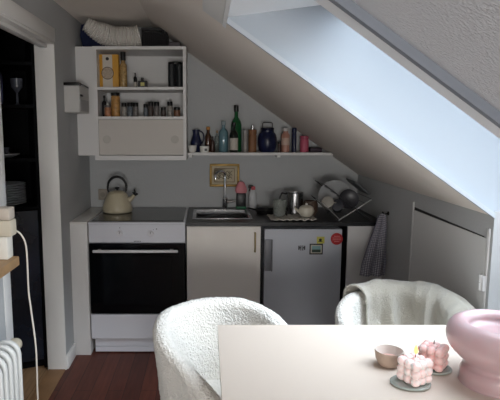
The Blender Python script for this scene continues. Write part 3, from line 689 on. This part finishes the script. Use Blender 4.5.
MB().lathe([(.0405, .049), (.0385, .0485), (.0355, .025), (.028, .012), (0, .008)], n=44).build('glaze', mat('pale_glaze', (214, 206, 198), .3), o)
MB().lathe([(0, .031), (.02, .028), (.0345, .022), (.034, .018), (0, .016)], n=40).build('pink_salt', mat('salmon_salt', (206, 158, 146), .8, bump=.8, bscale=200), o)

# ------------------------------------------------------------------ tub chairs
R0, TH = .272, .062
def rim_z(ph):
    a = abs(ph)/math.radians(130)
    return .742 - .110*max(0, (a-.35)/.65)**1.3
PA, LS = math.radians(98), .24           # tub arc, then straight arms
def path(ph, off, tap=1.0):
    """centreline of the tub at angle ph; beyond PA the arms run straight forward"""
    R_ = (R0-TH/2)*tap
    a = max(-PA, min(PA, ph)); ex = abs(ph)-abs(a)
    r = R_+off
    p = Vector((r*math.sin(a), r*math.cos(a), 0)); n_ = Vector((math.sin(a), math.cos(a), 0))
    if ex > 0:
        sg = 1 if ph > 0 else -1
        p += Vector((sg*math.cos(PA), -math.sin(PA), 0))*(ex*R_)
    return p, n_
def shell():
    P = PA+LS/(R0-TH/2)
    k = TH/2
    def f(u, v):
        ph = (u*2-1)*P
        e = min(1, (1-abs(u*2-1))/.04); e = max(.02, math.sqrt(max(0, 1-(1-e)**2)))
        zt = rim_z(ph); zb = .30; hh = zt-zb; th = k*e
        if v < .42: z = zb+(hh-k)*(v/.42); off = th; ca, sa = 1, 0
        elif v < .58:
            a = (v-.42)/.16*PI; ca, sa = math.cos(a), math.sin(a); off = th*ca; z = zt-k+k*sa*(.35+.65*e)
        elif v < .97: z = zt-k-(hh-k)*((v-.58)/.39); off = -th; ca, sa = -1, 0
        else: z = zb; off = -th+2*th*(v-.97)/.03; ca, sa = 0, -1
        tap = 1-.16*max(0, (.70-z)/.40)
        p, n2 = path(ph, off, tap); p.z = z
        d_ = n2*ca + Vector((0, 0, sa))
        n_ = noise.noise(p*110)*.0028+noise.noise(p*190)*.0022+noise.noise(p*9)*.004
        return p+d_*n_
    return MB().grid(260, 260, f)
def make_chair(label, loc, rz):
    c_ = thing('tub_chair', label, 'chair', loc, rz, 'white tub chairs at the table')
    shell().build('backrest', BOUCLE, c_, ang=180)
    def seat(u, v):
        a = u*2*PI; k_ = v
        if k_ < .6: r = .205*(k_/.6); z = .415+.012*math.cos(k_/.6*PI/2)
        else:
            t2 = (k_-.6)/.4; r = .205+.012*math.sin(t2*PI); z = .415-.08*t2
        p = Vector((r*math.sin(a)*.97, r*math.cos(a)*(1.25 if math.cos(a) < 0 else 1)-.012, z))
        return p+Vector((0, 0, noise.noise(p*70)*.004))
    MB().grid(90, 50, seat, cu=True).build('seat_cushion', BOUCLE, c_, ang=180)
    MB().lathe([(0, .300), (.19, .300), (.2, .31), (.2, .335), (0, .335)], n=40).build('seat_base', BOUCLE, c_)
    for a in (45, 135, 225, 315):
        x_, y_ = math.cos(math.radians(a)), math.sin(math.radians(a))
        MB().tube([(x_*.20, y_*.20, 0), (x_*.15, y_*.15, .301)], [.011, .016], 14).build('leg', mat('black_metal_leg', (22, 22, 24), .4), c_)
    return c_
ch1 = make_chair('white boucle tub chair at the left corner of the table', (.078, 1.868, 0), math.radians(30))
ch2 = dup(ch1, (.785, 1.985, 0), 0, 'white boucle tub chair under a plush blanket beside the hatch')

# plush blanket over the right-hand chair
def blanket(u, v):
    P0, P1 = math.radians(-40), math.radians(100)
    ph = P0+(P1-P0)*u
    step = 1/(1+math.exp(-(ph-math.radians(27))/.035))
    zt = rim_z(ph)+.030
    k = TH/2+.014
    extra = .016*step
    k += extra; zt += .012*step*max(0, 1-(ph-math.radians(27))/1.4)
    Lf, Lb = .24, .30
    if v < .40: z = (zt-k)-Lf*(1-v/.40); off = -k; cs_ = -1; sn = 0
    elif v < .60:
        a = (v-.40)/.20*PI; off = -k*math.cos(a); z = zt-k+k*math.sin(a); cs_ = -math.cos(a); sn = math.sin(a)
    else: z = (zt-k)-Lb*((v-.60)/.40); off = k; cs_ = 1; sn = 0
    tap = 1-.16*max(0, (.70-z)/.40)
    dn = max(0, min(1, (zt-z)/.15))
    fold = .019*math.sin(ph*8.5+v*5+2.5*noise.noise(Vector((ph*2, v*2, 0))))*(.12+dn) + .009*noise.noise(Vector((ph*5, v*7, 4)))
    r = (R0-TH/2)*tap+off
    p = Vector((r*math.sin(ph), r*math.cos(ph), z))
    d_ = Vector((math.sin(ph)*cs_, math.cos(ph)*cs_, sn))
    n_ = noise.noise(p*90)*.0012+noise.noise(p*200)*.0014+fold+.008
    if ph > math.radians(40) and cs_ > 0: n_ *= .5
    q_ = p+d_*n_
    q_.x = min(q_.x, .308)
    return q_
o = MB().grid(300, 260, blanket).build('plush_blanket', FLUFF, ang=180)
md = o.modifiers.new('s', 'SOLIDIFY'); md.thickness = .008; md.offset = -1
o.location = (.785, 1.985, 0)
tag(o, 'cream plush blanket draped over the back of the right chair', 'blanket')

# ------------------------------------------------------------------ left edge: shelf board, radiator, lamp, cable
tag(MB().box(XL+.0005, -.70, .90, 1.94, .925, .96, .004).build('window_board', OAK), 'oak ledge on the left wall above the radiator', 'ledge')
r = thing('radiator', 'white column radiator on the left wall under the oak ledge', 'radiator', (XL, 1.50, 0))
r.scale = (1, 1, .955)
RW = mat('radiator_white', (226, 226, 222), .35)
for i in range(11):
    y_ = -.42+i*.046+.36
    sec = MB()
    lo = []
    for a in [q_*PI/8 for q_ in range(9)]: lo.append((.090+.040*math.cos(a), y_, .62+.045*math.sin(a)))
    for a in [PI+q_*PI/8 for q_ in range(9)]: lo.append((.090+.040*math.cos(a), y_, .14+.045*math.sin(a)))
    sec.tube(lo, .013, 12, closed=True)
    sec.tube([(.09, y_, .10), (.09, y_, .66)], .011, 10)
    sec.cyl((.09, y_-.023, .62), .02, .046, 16, 'y').cyl((.09, y_-.023, .14), .02, .046, 16, 'y')
    sec.build('section', RW, r)
for y_ in (-.02, .25): MB().box(.0005, .06, y_, y_+.03, .5, .54).build('wall_bracket', RW, r)
MB().lathe([(0, 0), (.012, 0), (.012, .03), (0, .03)], (.09, .43, .62), 16, 'y').build('valve_body', BLACK, r)
MB().lathe([(0, 0), (.024, 0), (.026, .004), (.026, .045), (.022, .055), (0, .055)], (.094, .435, .625), 24, 'y').build('thermostat', mat('cream_knob', (214, 204, 182), .5), r)
MB().tube([(.09, .445, .61), (.09, .445, 0.0)], .008, 10).build('pipe', RW, r)
for y_ in (-.06, .40): MB().tube([(.09, y_, .10), (.09, y_, 0)], .010, 10).build('foot', RW, r)

l = thing('ledge_lamp', 'cream and white block lamp on the oak ledge at the left edge', 'lamp', (-.748, 1.905, .9602))
MB().box(-.035, .030, -.028, .028, .0, .085, .006).build('base', mat('lamp_white', (228, 224, 214), .5), l)
MB().box(-.04, .046, -.03, .03, .085, .145, .006).build('lower_block', mat('lamp_cream', (206, 196, 176), .6), l)
MB().box(-.04, .042, -.03, .03, .1455, .190, .006).build('upper_block', mat('lamp_greige', (196, 184, 170), .6), l)
pc = cat_path([Vector(p) for p in ((-.728, 1.941, 1.050), (-.712, 1.945, 1.056), (-.690, 1.95, 1.035), (-.679, 1.96, .98), (-.682, 1.97, .82), (-.676, 1.97, .74), (-.664, 1.97, .578), (-.666, 1.97, .368), (-.66, 1.97, .2), (-.65, 1.96, .06), (-.64, 1.94, .0045), (-.62, 1.75, .0045), (-.58, 1.5, .0045))], 8)
tag(MB().tube(pc, .0032, 8).build('power_cable', mat('cable_white', (226, 218, 206), .5)), 'white power cable hanging from the ledge before the dark doorway', 'cable')

# ------------------------------------------------------------------ dark dresser in the hallway
ang = math.atan2(.26, .60)
dr = thing('dark_dresser', 'near-black tall dresser with open shelves beyond the left doorway', 'dresser', (-.957-.654*math.cos(ang), 3.045-.654*math.sin(ang), 0), ang)
W_, Dp = .654, .36
MB().box(0, .02, 0, Dp, 0, 2.08).build('side', NAVYCAB, dr, smooth=False)
MB().box(W_-.02, W_, 0, Dp, 0, 2.08).build('side', NAVYCAB, dr, smooth=False)
MB().box(.02, W_-.02, Dp-.01, Dp, 0, 2.08).build('back', NAVYCAB, dr, smooth=False)
MB().box(.02, W_-.02, 0, Dp-.01, 2.06, 2.08).build('top', NAVYCAB, dr, smooth=False)
for z_ in (.985, 1.262, 1.565, 1.80):
    MB().box(.02, W_-.02, .004, Dp-.01, z_-.018, z_).build('shelf', NAVYCAB, dr, smooth=False)
for x0_, x1_ in ((.022, W_/2-.002), (W_/2+.002, W_-.022)):
    d = MB().box(x0_, x1_, -.018, -.0005, .06, .965, .002).build('door', mat('lacquer_gloss', (18, 26, 38), .2, var=.5, vscale=4), dr)
    MB().sphere(((x1_-.03) if x0_ < .1 else (x0_+.03), -.026, .6), .01).build('knob', BLACK, d)
MB().box(.02, W_-.02, .03, .06, 0, .06).build('plinth', NAVYCAB, dr, smooth=False)
def dloc(x, y, z): return (dr.location.x+x*math.cos(ang)-y*math.sin(ang), dr.location.y+x*math.sin(ang)+y*math.cos(ang), z)
PL = mat('dresser_plate', (205, 209, 213), .3)
pz = .9855
proto = None
for i in range(9):
    o = plate(.112, PL, 'dinner_plate', .006)
    if proto is None: proto = o
    else:
        old = o; o = proto.copy(); COL.objects.link(o); bpy.data.objects.remove(old)
    o.location = dloc(.475, .14, pz+i*.0142)
    tag(o, 'pale dinner plate in the stack on the dark dresser', 'plate', 'stacked plates on the dark dresser')
o = tag(plate(.10, PL, 'serving_plate', .010), 'single pale plate on the dresser shelf above the plate stack', 'plate'); o.location = dloc(.46, .13, 1.2625)
o = tag(MB().lathe([(0, 0), (.02, 0), (.04, .02), (.045, .05), (.042, .05), (.036, .02), (0, .008)], n=30).build('glass_bowl', mat('dim_glass2', (96, 100, 110), .15)), 'small grey bowl standing on the single dresser plate', 'bowl'); o.location = dloc(.46, .13, 1.2725)
o = tag(MB().lathe([(0, 0), (.03, 0), (.008, .01), (.006, .07), (.032, .1), (.036, .15), (.033, .15), (.028, .1), (0, .078)], n=30).build('goblet', mat('dim_glass2', (96, 100, 110), .15)), 'grey goblet on the upper dresser shelf', 'goblet'); o.location = dloc(.56, .12, 1.5655)
o = tag(MB().lathe([(0, 0), (.05, 0), (.055, .02), (.055, .16), (.045, .19), (.04, .19), (.048, .16), (0, .02)], n=30).build('blue_vase', mat('slate_blue', (72, 78, 120), .4)), 'slate blue vase on the upper dresser shelf', 'vase'); o.location = dloc(.43, .12, 1.5655)

# ------------------------------------------------------------------ light, world, camera
sc = bpy.context.scene
wd = bpy.data.worlds.new('sky'); sc.world = wd; wd.use_nodes = True
bg = wd.node_tree.nodes['Background']; bg.inputs['Color'].default_value = (.80, .90, 1.0, 1); 
_nt = wd.node_tree; _tc = _nt.nodes.new('ShaderNodeTexCoord'); _vm = _nt.nodes.new('ShaderNodeVectorMath'); _vm.operation = 'DOT_PRODUCT'
_d = Vector((.25, -.85, .35)).normalized(); _vm.inputs[1].default_value = _d
_mr = _nt.nodes.new('ShaderNodeMapRange'); _mr.inputs['From Min'].default_value = .2; _mr.inputs['From Max'].default_value = 1; _mr.inputs['To Min'].default_value = 5.2; _mr.inputs['To Max'].default_value = 19
_nt.links.new(_tc.outputs['Generated'], _vm.inputs[0]); _nt.links.new(_vm.outputs['Value'], _mr.inputs['Value']); _nt.links.new(_mr.outputs['Result'], bg.inputs['Strength'])
def portal(name, loc, rot, sx_, sy_, col=None, power=None):
    ld = bpy.data.lights.new(name, 'AREA'); ld.shape = 'RECTANGLE'; ld.size = sx_; ld.size_y = sy_
    ld.cycles.is_portal = True
    lo = bpy.data.objects.new(name, ld); COL.objects.link(lo); lo.location = loc; lo.rotation_euler = rot; return lo
xm = (SX0+.28+XR+.30)/2; ln_ = math.hypot(1.02+.1, (1.02+.1)*SL)
portal('skylight_portal', (xm, (SY0+SY1)/2, zs(xm)+GL-.01), (0, math.atan(SL), 0), ln_, SY1-SY0)
# soft fill lamp added behind the camera to brighten the kitchen side
ld = bpy.data.lights.new('rear_fill_lamp', 'AREA'); ld.shape = 'RECTANGLE'; ld.size = .7; ld.size_y = .9; ld.energy = 66; ld.color = (1, .97, .93)
lo = bpy.data.objects.new('rear_fill_lamp', ld); COL.objects.link(lo); lo.location = (.15, YF+.03, 1.2); lo.rotation_euler = (math.radians(105), 0, 0)

cam = bpy.data.cameras.new('camera'); co = bpy.data.objects.new('camera', cam); COL.objects.link(co)
co.location = (0, 0, 1.437); co.rotation_euler = (math.radians(90-8), 0, 0)
cam.sensor_width = 36; cam.lens = 530/500*36; cam.shift_x = .088; cam.shift_y = .004; cam.clip_start = .02
sc.camera = co
vs = sc.view_settings; vs.view_transform = 'Standard'; vs.look = 'None'; vs.gamma = 1; vs.use_curve_mapping = False; vs.exposure = 0.0
